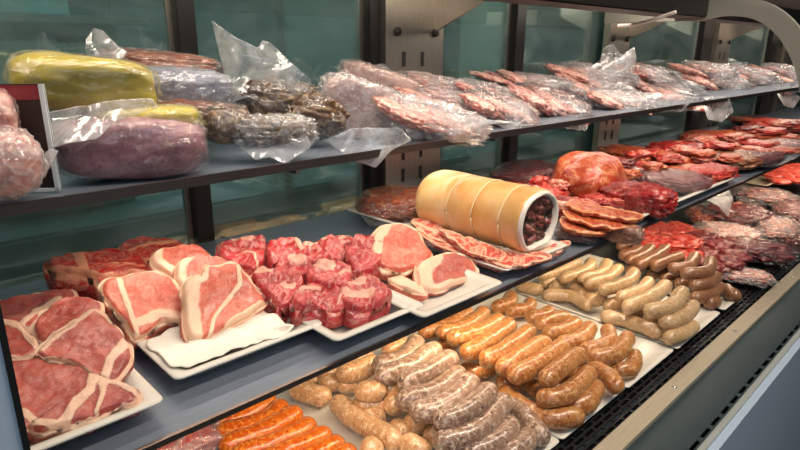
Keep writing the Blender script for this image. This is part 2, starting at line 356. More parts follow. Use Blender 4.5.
# ---------------------------------------------------------------- slabs of meat
def seg_d(p, pl):
    best = 1e9
    for a, b in zip(pl, pl[1:]):
        ab = b-a; t = max(0, min(1, (p-a).dot(ab)/max(1e-9, ab.length_squared))); best = min(best, (p-a-ab*t).length)
    return best
def slab(name, out, mat, th, z=None, tilt=0, az=0, base=None, rim=3, rims=(), seams=(), bumpy=.003, label=None, cat=None, group=None, parent=None, nr=18, na=72, crumple=0, fatall=None, rimf=1.):
    """cut of meat: outline in photo pixels laid on its own tilted plane; thickness th hangs below it"""
    O = [Vector((x, y)) for x, y in out]
    c2 = sum(O, Vector((0,0)))/len(O)
    if base is None:
        bx, by = max(out, key=lambda q: q[1])
    else: bx, by = base
    p0 = at(bx, by, z); t = math.radians(tilt); a = math.radians(az)
    n = Vector((-math.sin(t)*math.sin(a), -math.sin(t)*math.cos(a), math.cos(t)))
    O = [Vector((v.x, v.y)) for v in resample(catmull([Vector((p.x,p.y,0)) for p in O], 8, True), na, True)]
    sd = Vector((random.random()*90, random.random()*90, 0))
    O = [q + Vector((noise.noise(Vector((q.x*.09, q.y*.09, sd.x))), noise.noise(Vector((q.x*.09, q.y*.09, sd.y+9))))) * (2.2 if th > .003 else 3.5) for q in O]
    rimp = [([Vector(q) for q in pl], w) for pl, w in seams]
    def P3(q): return onplane(q.x, q.y, p0, n)
    c = P3(c2); rs = []; fats = []
    for i in range(nr+1):
        r = i/nr; r = 1-(1-r)**1.25; ring = []
        for j in range(na):
            q = c2.lerp(O[j], max(r,.001)); p = P3(q)
            d = (O[j]-q).length; d = min(d, seg_d(q, [O[(j-3)%na],O[(j-1)%na],O[(j+1)%na],O[(j+3)%na]]))
            rw = .40*rim*(1+.6*noise.noise(Vector((q.x*.05,q.y*.05,sd.x))))
            ft = (1 if fatall else 0) + max(0, 1-.5*d/max(.01,rw)) if rim > 0 else 0
            ft = min(ft, 1.) * rimf
            for pl, w in rimp:
                ft = max(ft, max(0, 1-.5*seg_d(q, pl)/w))
            hh = -th*.42*max(0, (r-.86)/.14)**2 if th > .003 else 0
            hh += bumpy*(noise.noise(p*40+sd) + .5*noise.noise(p*110+sd)) + .0016*ft*(th > .004)
            if crumple: hh += crumple*(abs(noise.noise(p*22+sd))*1.6 + .6*abs(noise.noise(p*55+sd)) - .35)
            ring.append(p + n*hh - c); fats.append(ft)
        rs.append(ring)
    top = rs[-1]; top0 = [P3(O[j])-c for j in range(na)]
    for k, (dd, g) in enumerate(((.16,1.012),(.6,1.03),(.8,1.0),(1.,.93))):
        if th < .003 and k < 3: continue
        ring = []
        for j in range(na):
            q = top[j]; o = top0[j]*g if th >= .003 else top[j]
            p = o - n*th*dd if th >= .003 else o - n*th
            if th >= .003: p += Vector((noise.noise(p*60+sd), noise.noise(p*60+sd*2), 0))*bumpy*.8
            ring.append(p); fats.append(fats[nr*na+j]*(.6 if k == 0 else .06) + .2*(noise.noise(p*30+sd)+.6)*(rim > 0))
        rs.append(ring)
    zz = Z0 if z < Z1-.01 else (Z1 if z < Z2-.01 else Z2)
    if th >= .003:
        for ring in rs:
            for q in ring: q.z = max(q.z, zz+.0065-c.z)
    if th < .003:
        rs.append([(v*.5) - n*th for v in rs[-1]]); fats += [0]*na
    v, f = rings(rs)
    o = link(name, mesh(name, v, f, fats), M[mat] if isinstance(mat, str) else mat, parent, c)
    return tag(o, label, cat, group)
ZT = Z1+.006
G1 = 'pork chops heaped on the left tray'; kw = dict(cat='pork chop', group=G1)
slab('pork_chop', [(-20,306),(0,301),(13,297),(37,291),(65,288),(77,292),(66,303),(42,312),(32,327),(18,330),(-20,326)], 'porkdark', .018, z=ZT+.035, tilt=8, rim=3.5, seams=[([(20,328),(35,312),(60,300)],3)], label='pork chop at the very back of the heap on the left tray', **kw)
slab('pork_chop', [(-20,322),(0,319),(20,323),(34,334),(40,346),(25,356),(0,358),(-25,360)], 'porkdark', .018, z=ZT+.045, tilt=12, rim=4, seams=[([(0,320),(20,325),(36,345)],4)], label='pork chop cut by the left picture edge, middle of the left heap', **kw)
slab('pork_chop', [(34,334),(36,316),(48,304),(66,296),(84,296),(101,301),(99,312),(84,318),(60,330),(44,342)], 'porkdark', .02, z=ZT+.045, tilt=14, rim=4, label='narrow curved pork chop in the middle of the left heap', **kw)
slab('pork_chop', [(34,350),(48,336),(68,324),(92,308),(112,318),(131,342),(130,360),(118,378),(104,378),(88,370),(68,360),(48,357)], 'porkdark', .022, z=ZT+.03, tilt=22, rim=4, seams=[([(40,345),(66,326),(92,308)],5),([(128,340),(110,360),(104,378)],5)], label='large pork chop leaning at the right of the left heap with bony right edge', **kw)
slab('pork_chop', [(0,364),(24,355),(52,355),(76,361),(94,371),(108,376),(124,381),(140,389),(137,402),(118,405),(104,411),(88,418),(72,421),(56,427),(40,431),(26,424),(18,432),(4,410)], 'porkdark', .022, z=ZT+.024, tilt=16, rim=3.5, seams=[([(94,372),(90,390),(76,404),(66,420)],4.5),([(70,415),(58,425),(34,422),(24,412)],4),([(96,374),(120,381),(138,390)],6),([(100,376),(104,392),(96,412)],2.5)], label='frontmost big pork chop with round bone end on the left tray', **kw)
# tray 2
G2 = 'bone-in chops on the papered tray'; kw = dict(cat='pork chop', group=G2)
slab('butcher_paper', [(148,342),(160,356),(171,368),(184,368),(236,350),(290,330),(284,320),(250,306),(220,306),(190,320)], 'paper', .001, z=Z1+.022, rim=0, crumple=.0035, label='white butcher paper lining the tray under the bone-in chops', cat='paper')
slab('chop', [(117,248),(126,239),(150,237),(172,239),(186,245),(176,253),(150,257),(130,254)], 'beefred', .03, z=ZT+.045, tilt=10, rim=3, seams=[([(128,252),(150,243),(176,242)],1.5)], label='small red chop at the very back of the papered tray', **kw)
slab('chop', [(44,258),(60,253),(82,250),(118,248),(142,252),(152,262),(148,270),(122,272),(100,276),(78,270),(54,266)], 'beefred', .045, z=ZT+.055, tilt=6, rim=4, seams=[([(78,252),(84,270)],5)], label='thick dark red chop with brown fat flank at the back left of the papered tray', **kw)
slab('chop', [(94,274),(102,262),(125,261),(150,267),(160,275),(130,282),(104,290)], 'pork', .03, z=ZT+.045, tilt=15, rim=5, label='pale chop mostly covered by the arched chop on the papered tray', **kw)
slab('chop', [(100,286),(104,278),(120,274),(148,268),(168,272),(182,284),(188,302),(188,320),(174,320),(158,322),(146,332),(134,338),(124,322),(110,304)], 'pork', .03, z=ZT+.022, tilt=32, rim=5, seams=[([(118,276),(126,300),(138,336)],3),([(140,322),(160,312),(186,318)],5),([(150,268),(172,273),(186,294)],5)], label='arched bone-in pork chop at the front left of the papered tray', **kw)
slab('chop', [(153,262),(156,249),(176,245),(197,243),(213,254),(205,263),(190,266),(180,276),(166,272)], 'pork', .03, z=ZT+.05, tilt=35, rim=3.5, seams=[([(155,250),(154,264),(172,274)],8)], label='upright pork chop at the back of the papered tray behind two others', **kw)
slab('chop', [(176,278),(178,262),(184,256),(205,255),(226,257),(231,264),(222,275),(200,285),(186,290)], 'pork', .03, z=ZT+.045, tilt=40, rim=4, seams=[([(184,257),(178,266),(180,286)],8)], label='pork chop sandwiched between the upright and the front chop on the papered tray', **kw)
slab('chop', [(184,300),(184,280),(193,273),(202,273),(204,264),(220,262),(237,260),(247,270),(256,284),(269,300),(262,306),(244,318),(228,327),(212,336),(196,340),(187,334)], 'pork', .03, z=ZT+.02, tilt=38, rim=3.5, seams=[([(192,276),(190,300),(194,338)],9),([(204,265),(202,276)],6),([(238,262),(240,284),(214,318),(210,336)],2.2),([(228,326),(262,304)],4)], label='largest bone-in chop with a broad cream fat strip at the front of the papered tray', **kw)
# tray 3: beef pieces
kw = dict(cat='beef', group='beef shank pieces on the middle shelf', bumpy=.009, rim=1.2, rimf=.5)
BF = [
 ([(298,248),(306,240),(320,240),(330,248),(328,260),(312,264),(300,260)], .035, .046, [([(304,246),(316,244)],1.5)], 'shank piece wedged between the back row and the bone knob pieces'),
 ([(318,240),(328,234),(346,232),(356,240),(354,254),(336,256),(322,250)], .03, .05, [([(322,240),(346,234)],1.5)], 'pink beef piece at the back right of the shank tray'),
 ([(346,250),(352,236),(366,231),(380,233),(384,250),(376,266),(356,268)], .035, .05, [], 'salmon coloured boneless piece between shank pieces and fat-edged round slice'),
 ([(219,252),(221,240),(236,234),(254,234),(267,240),(268,252),(262,264),(250,270),(232,262)], .04, .055, [([(236,235),(250,237)],4),([(242,250),(254,256),(258,266)],1.5)], 'rounded shank piece at the back left of the beef tray'),
 ([(266,244),(276,236),(292,236),(305,244),(309,254),(295,262),(278,264),(268,258)], .04, .052, [([(296,240),(304,248)],2)], 'shank piece second from the left in the back row of beef'),
 ([(274,262),(286,253),(304,253),(312,262),(310,274),(292,280),(278,274)], .04, .048, [([(292,257),(302,260)],4)], 'shank piece with a cream bone knob in the centre left of the beef tray'),
 ([(305,266),(318,258),(338,257),(352,265),(354,276),(340,286),(318,284),(308,276)], .04, .046, [([(318,262),(332,264)],4),([(340,275),(350,270)],2)], 'shank piece with bone knob in the centre right of the beef tray'),
 ([(250,272),(262,268),(282,270),(300,276),(304,286),(294,300),(280,302),(264,290)], .04, .042, [([(256,272),(270,272)],2.5),([(282,284),(294,286)],2)], 'shank piece at the front left of the beef tray next to the chops'),
 ([(290,298),(300,286),(320,281),(338,284),(350,292),(350,304),(338,308),(316,306),(300,306)], .034, .036, [([(300,292),(320,288)],1.5),([(345,285),(338,303)],1.2)], 'front shank block with streaky fat on its side, left of the frontmost one'),
 ([(338,292),(344,280),(358,274),(374,274),(390,284),(392,294),(380,304),(360,310),(346,306)], .033, .034, [([(346,276),(362,281)],3.5),([(346,292),(370,292)],4)], 'frontmost shank block at the tray corner with two pale bone ends'),
]
for o, th, zz, sm, l in BF: slab('beef_shank', o, 'beef', th, z=ZT+zz, tilt=14, base=(sum(p[0] for p in o)/len(o), sum(p[1] for p in o)/len(o)), seams=sm, label=l, **kw)
slab('round_slice', [(371,250),(373,236),(381,224),(398,221),(416,226),(427,242),(434,254),(424,264),(406,270),(388,268),(376,262)], 'pork', .028, z=ZT+.025, tilt=28, rim=2, seams=[([(386,222),(376,236),(374,258)],7)], label='round salmon pink slice with a white fat edge behind the pale chop', cat='pork steak')
slab('pale_chop', [(416,272),(420,262),(438,254),(458,251),(472,258),(478,268),(476,276),(462,282),(444,288),(428,290),(418,284)], 'porkdark', .022, z=ZT+.012, tilt=20, rim=4, seams=[([(436,256),(424,270),(428,288)],7),([(430,289),(460,282),(477,276)],3.5)], label='single pale chop with a wrinkled fat rim at the front of its tray', cat='pork chop')
slab('fat_strip', [(388,279),(398,275),(412,282),(426,290),(424,294),(410,291)], 'pork', .012, z=ZT+.014, tilt=5, rim=4, fatall=True, label='yellowish trimmed fat strip beside the single pale chop', cat='fat')
# belly slices under the roast
kw = dict(cat='pork belly', group='belly slices under the rolled roast', rim=1.3)
for i, (o, zz, l) in enumerate([
  ([(412,222),(424,218),(450,232),(476,244),(470,252),(440,240)], .020, 'belly slice furthest left under the roast'),
  ([(408,226),(440,238),(480,254),(505,263),(500,268),(460,254),(420,236)], .010, 'long belly slice lowest along the roast tray'),
  ([(440,228),(470,238),(505,250),(500,258),(466,250)], .024, 'belly slice in the middle touching the roast'),
  ([(476,246),(510,250),(545,252),(548,258),(512,266),(490,260)], .018, 'belly slice at the front corner below the open end of the roast'),
  ([(510,256),(540,248),(566,240),(567,246),(530,262),(512,266)], .012, 'belly slice at the right edge below the roast end')]):
    slab('belly_slice', o, 'belly', .008, z=ZT+zz, tilt=8, bumpy=.003, label=l, seams=[([o[0], o[len(o)//2]], .9)], **kw)
# ---------------------------------------------------------------- rolled roast
def roast():
    zc = Z1+.012+.058; R = .055
    B = at(538,222,zc); A = B + (at(437,198,zc)-B).normalized()*.212
    ax = (B-A).normalized(); side = ax.cross(Vector((0,0,1))).normalized(); up = side.cross(ax)
    root = empty('rolled_roast', Vector((A.x/2+B.x/2, A.y/2+B.y/2, Z1+.02)), 'tan skinned rolled pork roast tied with three strings and dark herb stuffing', 'roast')
    c = (A+B)/2; L = (B-A).length; rs = []; n = 48
    def prof(w):  # cross-section, slightly flattened at the bottom
        rr = R*(1+.05*math.cos(2*w)+.02*math.sin(3*w)); 
        y = rr*math.sin(w); return rr*math.cos(w), (y if y > -R*.8 else -R*.8)
    marks = [L*.35, L*.59, L*.83]
    for i in range(61):
        s = L*i/60; g = 1
        if s < .02: g = .8+.2*math.sqrt(1-(1-s/.02)**2)
        if L-s < .006: g = .95+.05*math.sqrt(1-(1-(L-s)/.006)**2)
        for m_ in marks: g -= .035*math.exp(-((s-m_)/.006)**2)
        g += .012*math.sin(s*30)
        ring = []
        for j in range(n):
            a, b = prof(2*math.pi*j/n); q = A+ax*s+(side*a+up*b)*g; ring.append(q-c + (side*a+up*b)*.02*noise.noise(q*18))
        rs.append(ring)
    skin, nt, b = newmat('roast_skin'); v = coord(nt); b.inputs['Roughness'].default_value = .32
    nt.links.new(ramp(nt, noi(nt, v, 11, 4), [(.3, srgb('cf8f42')), (.5, srgb('e0b070')), (.7, srgb('ead0a6'))]), b.inputs['Base Color']); bump(nt, b, noi(nt, v, 150, 3), .15, .001)
    vv, ff = rings(rs, True, False); link('skin', mesh('skin', vv, ff), skin, root, c)
    # fat ring at the open end
    ring_o = rs[-1]; e = B-c; rr = [ring_o]
    for g, d in ((.97,.003),(.93,.005),(.87,.004),(.83,0),(.80,-.012)):
        rr.append([e + (q-e)*(g*(1+.03*noise.noise(q*60))) + ax*d for q in ring_o])
    vv, ff = rings(rr, False, False); link('fat_layer', mesh('fat_layer', vv, ff), plain('roast_fat', 'e9dccf', .35, 0, .4, 60, .5, .06), root, c)
    rr = []
    for k in range(12):
        g = .83*(1-k/12); rr.append([e + (q-e)*g + ax*(-.004+.009*noise.noise(q*g*60+Vector((3,3,3)))+.006*noise.noise(q*g*150)) for q in ring_o])
    st, nt, b = newmat('herb_stuffing'); v = coord(nt)
    nt.links.new(ramp(nt, noi(nt, v, 75, 5, .6, 1), [(.32, srgb('2a3020')), (.45, srgb('4a3428')), (.55, srgb('7b3a3a')), (.68, srgb('b88072'))]), b.inputs['Base Color']); bump(nt, b, noi(nt, v, 90, 4), .8, .004); b.inputs['Roughness'].default_value = .35
    vv, ff = rings(rr, False, True); link('stuffing', mesh('stuffing', vv, ff), st, root, c)
    tw = plain('cotton_twine', 'e3cfa6', .8, 0, .6, 300)
    for m_ in marks:
        pts = []
        for j in range(49):
            a, b_ = prof(2*math.pi*j/48); q = A+ax*(m_+.002*math.sin(j*.3)); pts.append(q+(side*a+up*b_)*.985)
        me, cc = tube_mesh('string', pts, .0013, 6, False); link('string', me, tw, root, cc)
roast()
# ---------------------------------------------------------------- lumps, bags, packs
def lump_mesh(w, d, h, sd=0, amp=.12, sq=2.6, ridges=0, freq=3., sub=5):
    bm = bmesh.new(); bmesh.ops.create_icosphere(bm, subdivisions=sub, radius=1); fat = []
    for v in bm.verts:
        p = v.co.copy(); k = (abs(p.x)**sq+abs(p.y)**sq+abs(p.z)**sq)**(1/sq); p /= k
        s = Vector((sd*3.7, sd*1.3, sd)); a = 1+amp*noise.noise(p*freq*.5+s)+amp*.6*noise.noise(p*freq+s)+amp*.3*noise.noise(p*freq*2.3+s)
        if ridges: a += ridges*(abs(noise.noise(p*freq*1.2+s))*1.5+.8*abs(noise.noise(p*freq*2.6+s))-.5)
        q = p*a; fat.append(max(0, noise.noise(p*2.6+s*2)*.8)); v.co = Vector((q.x*w/2, q.y*d/2, q.z*h/2))
    me = bpy.data.meshes.new('lump'); bm.to_mesh(me); bm.free()
    at_ = me.attributes.new('fat','FLOAT','POINT'); at_.data.foreach_set('value', fat); return me
SD = [0]
def clampw(o):
    """goods rest on the shelf below them and stay in front of the rear doors"""
    bpy.context.view_layer.update(); mw = o.matrix_world.copy(); inv = mw.inverted()
    zf = Z2+.001 if mw.translation.z > Z2 else (Z1+.001 if mw.translation.z > Z1 else Z0+.001); e = {Z2+.001: .60, Z1+.001: .44, Z0+.001: 0}[zf]
    for v in o.data.vertices:
        p = mw @ v.co
        if p.y > .93: p.y = .93 + (p.y-.93)*.03
        if p.y > e: p.z = max(p.z, zf)
        v.co = inv @ p
    return o
def place(x0, y0, x1, y1, zb, h):
    """real position, width and depth of a lump whose photographed box is given"""
    cx, cy = (x0+x1)/2, (y0+y1)/2; P = at(cx, cy, zb+h/2); m = mpp(P); v = (P-CAM); el = math.atan2(-v.z, math.hypot(v.x, v.y))
    w = (x1-x0)*m; d = max(h*.6, min(.22, ((y1-y0)*m - h*math.cos(el)*.8)/max(.15, math.sin(el)))); return P, w, d, math.atan2(v.y, v.x)-math.pi/2
def lump(name, x0, y0, x1, y1, zb, h, mat, label=None, cat='meat', group=None, parent=None, yaw=0, amp=.12, sq=2.6, ridges=0, freq=3., d=None, sub=5, s=1.):
    SD[0] += 1; P, w, dd, a = place(x0, y0, x1, y1, zb, h); d = d or dd
    o = link(name, lump_mesh(w*s, d*s, h*s, SD[0], amp, sq, ridges, freq, sub), M[mat], parent, P); o.rotation_euler = (0, 0, a+math.radians(yaw)); clampw(o)
    return tag(o, label, cat if not parent else None, group)
def pack(name, x0, y0, x1, y1, zb, h, mat, label, cat, group=None, yaw=0, fm='film', amp=.12, sq=2.6, inner='meat', ridges=.10, flaps=(), s=1.1, freq=3., mridge=0):
    P, w, d, a = place(x0, y0, x1, y1, zb, h); root = empty(name, Vector((P.x, P.y, zb)), label, cat, group)
    lump(inner, x0, y0, x1, y1, zb, h, mat, parent=root, yaw=yaw, amp=amp, sq=sq, freq=freq, ridges=mridge)
    lump('film_wrap', x0, y0, x1, y1, zb, h, fm, parent=root, yaw=yaw, amp=amp*.5, sq=sq, ridges=ridges, s=s)
    for f in flaps: slab('film_flap', f[0], 'filmw', .0006, z=f[1], tilt=f[2], az=f[3] if len(f) > 3 else 44, base=f[4] if len(f) > 4 else None, rim=0, crumple=.007, parent=root, nr=22, na=80)
    return root
# middle shelf, back and right
pack('wrapped_meat', 360,184,428,222, Z1+.015, .05, 'smoked', 'film-wrapped bony reddish meat left of the rolled roast', 'wrapped meat', fm='film', mridge=.15)
MS = [('wrapped_shank',498,156,552,190,.045,'beefdark','film','dark red wrapped shank standing behind the right end of the roast'),
      ('ham_joint',554,150,622,202,.10,'orangefat',None,'large rounded joint, tan left side and red cut face, in the middle of the shelf'),
      ('beef_cut',500,176,545,198,.03,'beefdark',None,'dark beef cut just behind the roast skin'),
      ('beef_cut',520,182,566,208,.04,'beefred',None,'bright red beef cut above the roast right end'),
      ('beef_cut',548,196,584,216,.035,'slab',None,'bright red beef cut in front of the rounded joint, left one'),
      ('beef_cut',578,186,628,210,.035,'beefred',None,'bright red beef cut in front of the rounded joint, right one'),
      ('beef_slab',602,182,672,214,.06,'slab',None,'thick dark red beef slab at the front of the right white tray'),
      ('wrapped_beef',640,168,704,192,.04,'beefdark','film','purple beef wrapped in glossy film behind the red slab'),
      ('white_trimmings',618,160,652,188,.03,'bacon','filmw','crinkled whitish film bag of trimmings right of the rounded joint'),
      ('steak',668,162,702,180,.03,'orangefat',None,'orange-edged steak left of the last red steak on the right white tray'),
      ('steak',690,162,730,184,.035,'beefred',None,'red steak at the right end of the right white tray'),
      ('beef_cut',600,145,652,162,.04,'orangefat',None,'long orange and red cut along the back glass'),
      ('beef_cut',652,140,700,162,.05,'slab',None,'dark red cut at the back left of the far red row'),
      ('beef_cut',672,148,722,168,.03,'beefred',None,'red cut with yellow streak in front of the far red row'),
      ('beef_cut',712,148,760,170,.035,'ham',None,'brown sliced cut in the far row next to the grey wrapped end'),
      ('wrapped_beef',742,148,776,168,.035,'beefdark','film','dark wrapped end piece at the front of the far row'),
      ('beef_cut',686,128,735,146,.035,'orangefat',None,'orange red cut below the hanging bag corner'),
      ('beef_cut',722,126,775,148,.04,'smoked',None,'smoked brown-red cut in the centre of the far row'),
      ('beef_cut',752,112,800,140,.05,'beefred',None,'bright red pile of beef at the far right behind'),
      ('wrapped_beef',770,132,812,152,.03,'bacon','filmw','cloudy wrapped pink pack at the far right edge'),
      ('beef_cut',735,112,765,128,.035,'beefdark','film','dark wrapped cut beneath the last hanging bag')]
for n_, x0,y0,x1,y1,h,m_,fm,l in MS:
    g = {'beef_cut':'beef cuts towards the far end of the middle shelf','wrapped_beef':'wrapped beef pieces on the middle shelf','steak':'steaks on the right white tray'}.get(n_)
    if fm: pack(n_, x0,y0,x1,y1, Z1+.008, h, m_, l, 'meat', g, fm=fm, yaw=-20, mridge=.1)
    else: lump(n_, x0,y0,x1,y1, Z1+.008, h, m_, l, 'meat', g, yaw=-20, amp=.12 if n_ == 'ham_joint' else .16, sq=2.3 if n_ == 'ham_joint' else 3, ridges=0 if n_ == 'ham_joint' else .12, freq=4 if n_ != 'ham_joint' else 2)
# loose small strips scattered between the big cuts
for i, (x, y) in enumerate([(512,196),(530,200),(545,192),(560,206),(588,204),(596,214),(612,203),(640,190),(655,152),(668,156),(690,153),(704,158),(716,146),(730,158),(744,142),(756,150),(770,128),(784,136),(792,122),(700,138),(728,136),(745,120),(764,144),(786,150)]):
    lump('beef_strip', x-11, y-5, x+11, y+5, Z1+.03, .018, ('beefred','orangefat','beefred','belly')[i%4], 'small loose strip of red and orange meat scattered on the larger cuts', 'meat', 'loose strips on the large cuts', yaw=random.uniform(-50,50), amp=.3, sub=4)
for i in range(34):
    u = (i*.618) % 1; x = 515+u*275; y = 196-u*74 + ((i*7) % 5-2)*4.2
    lump('meat_scrap', x-10, y-5, x+10, y+5, Z1+.03+.012*(i%2), .02, ('beefred','belly','orangefat','beefdark','beefred')[i%5], 'curled ragged scrap of meat filling gaps behind the larger far cuts', 'meat', 'curled scraps behind the far cuts', yaw=random.uniform(-60,60), amp=.35, ridges=.2, sub=4)
# slices with orange fat
kw = dict(cat='meat', group='orange striped slices on the middle shelf', rim=1)
for o, zz, l in (([(566,204),(580,200),(606,206),(640,214),(634,219),(600,214)], .04, 'orange striped slice, rearmost of the three'),
                 ([(563,210),(585,208),(618,216),(636,224),(610,226),(580,220)], .032, 'orange striped slice, middle of the three'),
                 ([(562,216),(580,218),(600,226),(606,232),(585,232),(566,226)], .02, 'orange striped slice, frontmost of the three')):
    slab('meat_slice', o, 'orangefat', .009, z=ZT+zz, tilt=10, label=l, seams=[([o[1], o[3]], 1.)], **kw)
pack('vacuum_pack', 560,221,598,242, Z1+.003, .022, 'beefdark', 'small shiny vacuum pack of dark meat beside the roast tray', 'meat pack', fm='filmt', sq=4, yaw=-15)
pack('vacuum_pack', 592,222,640,241, Z1+.003, .03, 'ham', 'tan vacuum pack at the shelf edge under the orange striped slices', 'meat pack', fm='filmt', sq=4, yaw=-18)
# deck: stew meat, packs, mince
for i in range(30):
    t = i/30; x = 630+ (i*37 % 62); y = 222 + (i*23 % 34) + (x-630)*.1; 
    if y > 262-(700-x)*.25: y -= 12
    lump('stew_strip', x-12, y-7, x+12, y+7, Z0+.02+ (i%3)*.014, .026, 'beefred', 'glistening bright red beef strip in the loose heap behind the dark sausages', 'meat', 'red beef strips heaped on the deck', yaw=random.uniform(-70,70), amp=.3, sq=2.2, ridges=.15, sub=4)
for i, (x, y) in enumerate([(694,250),(704,238),(712,256),(722,246),(698,262),(728,262),(716,268),(735,256)]):
    lump('stew_strip', x-14, y-8, x+14, y+8, Z0+.02+ (i%2)*.012, .03, 'beefdark', 'dark purple beef strip in the heap right of the bright red one', 'meat', 'dark beef strips heaped on the deck', yaw=random.uniform(-70,70), amp=.3, sq=2.2, ridges=.15, sub=4)
DP = [('wrapped_beef',726,238,786,262,.05,'beefdark','film','large dark red beef pack in shiny film at the grille'),
      ('wrapped_beef',708,200,766,228,.05,'beefdark','film','knobbly dark red wrapped meat under the hanging film corner'),
      ('wrapped_pork',700,222,756,244,.035,'bacon','filmw','pale cream wrapped strip between two dark red packs'),
      ('wrapped_pork',690,206,716,224,.03,'orangefat','film','small tan and pink wrapped piece beside the shelf edge'),
      ('wrapped_pork',738,186,790,206,.04,'bacondark','filmw','pinkish wrapped packs below the mince tray'),
      ('wrapped_pork',762,208,800,250,.04,'bacon','filmw','long cloudy film bag slanting down towards the grille'),
      ('wrapped_pork',778,200,820,224,.04,'bacondark','film','pale wrapped piece at the right picture edge'),
      ('wrapped_beef',784,226,822,252,.035,'beefdark','film','dark wrapped pack at the right picture edge over the grille'),
      ('wrapped_pork',716,266,766,284,.025,'bacon','filmw','flattened film bag end right of the dark sausage tray')]
for n_, x0,y0,x1,y1,h,m_,fm,l in DP: pack(n_, x0,y0,x1,y1, Z0+.01, h, m_, l, 'wrapped meat', 'wrapped packs on the far deck', fm=fm, yaw=10, ridges=.24, mridge=.25, freq=4.2, amp=.2)
A = at(768,186,Z0+.06); tray('mince_dish', A.x, A.x+.42, A.y, A.y+.2, Z0+.04, .02, 'tan oval-cornered dish of red diced meat at the right edge', None, mat='beige', cat='dish')
for i in range(26):
    x = 770+(i*11 % 40); y = 166+(i*7 % 17); lump('diced_meat', x-6, y-3.5, x+6, y+3.5, Z0+.055, .02, 'mince', 'small bright red cube of diced meat in the tan dish', 'meat', 'diced meat in the tan dish', amp=.3, sub=3, yaw=i*40)
pack('wrapped_beef', 132,424,216,470, Z0+.004, .045, 'beefred', 'crinkly film bag of red meat at the bottom edge left of the orange sausages', 'wrapped meat', fm='filmw', ridges=.2)
M['filmp'] = meat('pale_slices', 'a87c72', 'cba898', 'e6d8cc', .25)
M['bluegrey'] = meat('blue_grey_pack', '70788c', '9aa0b0', 'a8877c', .2)
M['purple'] = meat('purple_pink_filling', '7a4a56', 'a8707a', 'c9a08c', .15)
# ---- upper shelf
def bagY(name, x0, y0, x1, y1, Y, th, mat, label, cat='meat pack', group=None, roll=0, fm='film', amp=.1, sq=2.6, ridges=.1, s=1.1, flaps=(), yawo=0, mridge=0, inner='meat', freq=3., part=None):
    """thing standing at depth Y of the shelf whose photographed box is given"""
    P = atY((x0+x1)/2, (y0+y1)/2, Y); m = mpp(P); v = P-CAM; a = math.atan2(v.y, v.x)-math.pi/2
    root = empty(name, Vector((P.x, P.y, max(Z2, P.z-(y1-y0)*m/2))), label, cat, group)
    for nm, mt_, k, rd in ((inner, mat, 1, mridge), ('film_wrap', fm, s, ridges)):
        if mt_ is None: continue
        SD[0] += 1
        o = link(nm, lump_mesh((x1-x0)*m*k, th*k, (y1-y0)*m*k, SD[0], amp*(1 if k == 1 else .5), sq, rd, freq), M[mt_], root, P)
        o.rotation_euler = Matrix.Rotation(a+math.radians(yawo), 3, 'Z').to_euler(); o.rotation_euler.y = math.radians(roll); clampw(o)
    for f in flaps: flap(f, root)
    return root
def flap(f, root, mat='films', crumple=.006):
    out, Y, lean = f[0], f[1], f[2]      # sheet of film standing at depth Y, leaning back by lean degrees
    az = 44 if len(f) < 4 else f[3]
    bx, by = max(out, key=lambda q: q[1]); b = atY(bx, by, Y)
    t = math.radians(90-lean); a = math.radians(az)
    n = Vector((-math.sin(t)*math.sin(a), -math.sin(t)*math.cos(a), math.cos(t))) 
    O = [Vector((p.x, p.y)) for p in resample([Vector((x, y, 0)) for x, y in out], 90, True)]; c2 = sum(O, Vector((0,0)))/len(O)
    c = onplane(c2.x, c2.y, b, n); rs = []; sd = Vector((random.random()*60,)*3)
    for i in range(25):
        ring = []
        for j in range(90):
            q = c2.lerp(O[j], max(.001, i/24)); p = onplane(q.x, q.y, b, n)
            p = p + n*crumple*(abs(noise.noise(p*13+sd))*3+abs(noise.noise(p*36+sd))*.6-.7); ring.append(p-c)
        rs.append(ring)
    rs.append([q-n*.0005 for q in rs[-1]]); 
    v, fc = rings(rs, True, False); return link('film_flap', mesh('film_flap', v, fc), M[mat], root, c)
G = 'bagged goods on the upper shelf'
bagY('yellow_pack', 24,58,150,112, .74, .10, 'yellow', 'bright yellow pack in clear film, upper of the two, behind the sign', group=G, roll=8, sq=4, amp=.06, ridges=.05, s=1.06,
     flaps=[([(48,112),(95,104),(152,98),(158,106),(140,112),(112,122),(96,140),(52,150)], .66, 40)])
bagY('yellow_pack', 64,116,200,176, .68, .08, 'purple', 'lower film pack with yellow top and pink sausage filling over the shelf edge', group=G, roll=2, sq=3.2, amp=.06, ridges=.08, s=1.05, fm='film')
bagY('yellow_pack', 100,106,196,132, .69, .06, 'yellow', 'flat yellow strip of product between the two stacked packs', group=G, sq=3.5, amp=.06, s=1.05)
bagY('pink_bag', -30,130,36,196, .63, .07, 'bacon', 'twisted bag of pink meat in front of the sign at the left edge', group=G, fm='filmw', sq=2.2, flaps=[([(30,185),(36,165),(52,150),(60,152),(50,168),(36,186)], .62, 30)])
bagY('pink_bag', -20,92,14,140, .66, .06, 'bacon', 'dark pink bag above the twisted one at the left edge', group=G, fm='film')
bagY('ham_bag', 108,52,214,74, .86, .08, 'ham', 'brown ham in a crinkled bag at the back above the blue-grey pack', group=G, roll=6, sq=3, mridge=.1, flaps=[([(86,62),(86,40),(94,28),(104,31),(118,46),(128,52),(122,60)], .84, 15), ([(120,54),(140,48),(170,52),(205,60),(222,72),(160,64)], .84, 30)])
bagY('ham_bag', 134,70,226,108, .80, .08, 'bluegrey', 'blue-grey glossy pack right of the bright yellow pack', group=G, roll=4, sq=3, fm='filmw', ridges=.12, s=1.1)
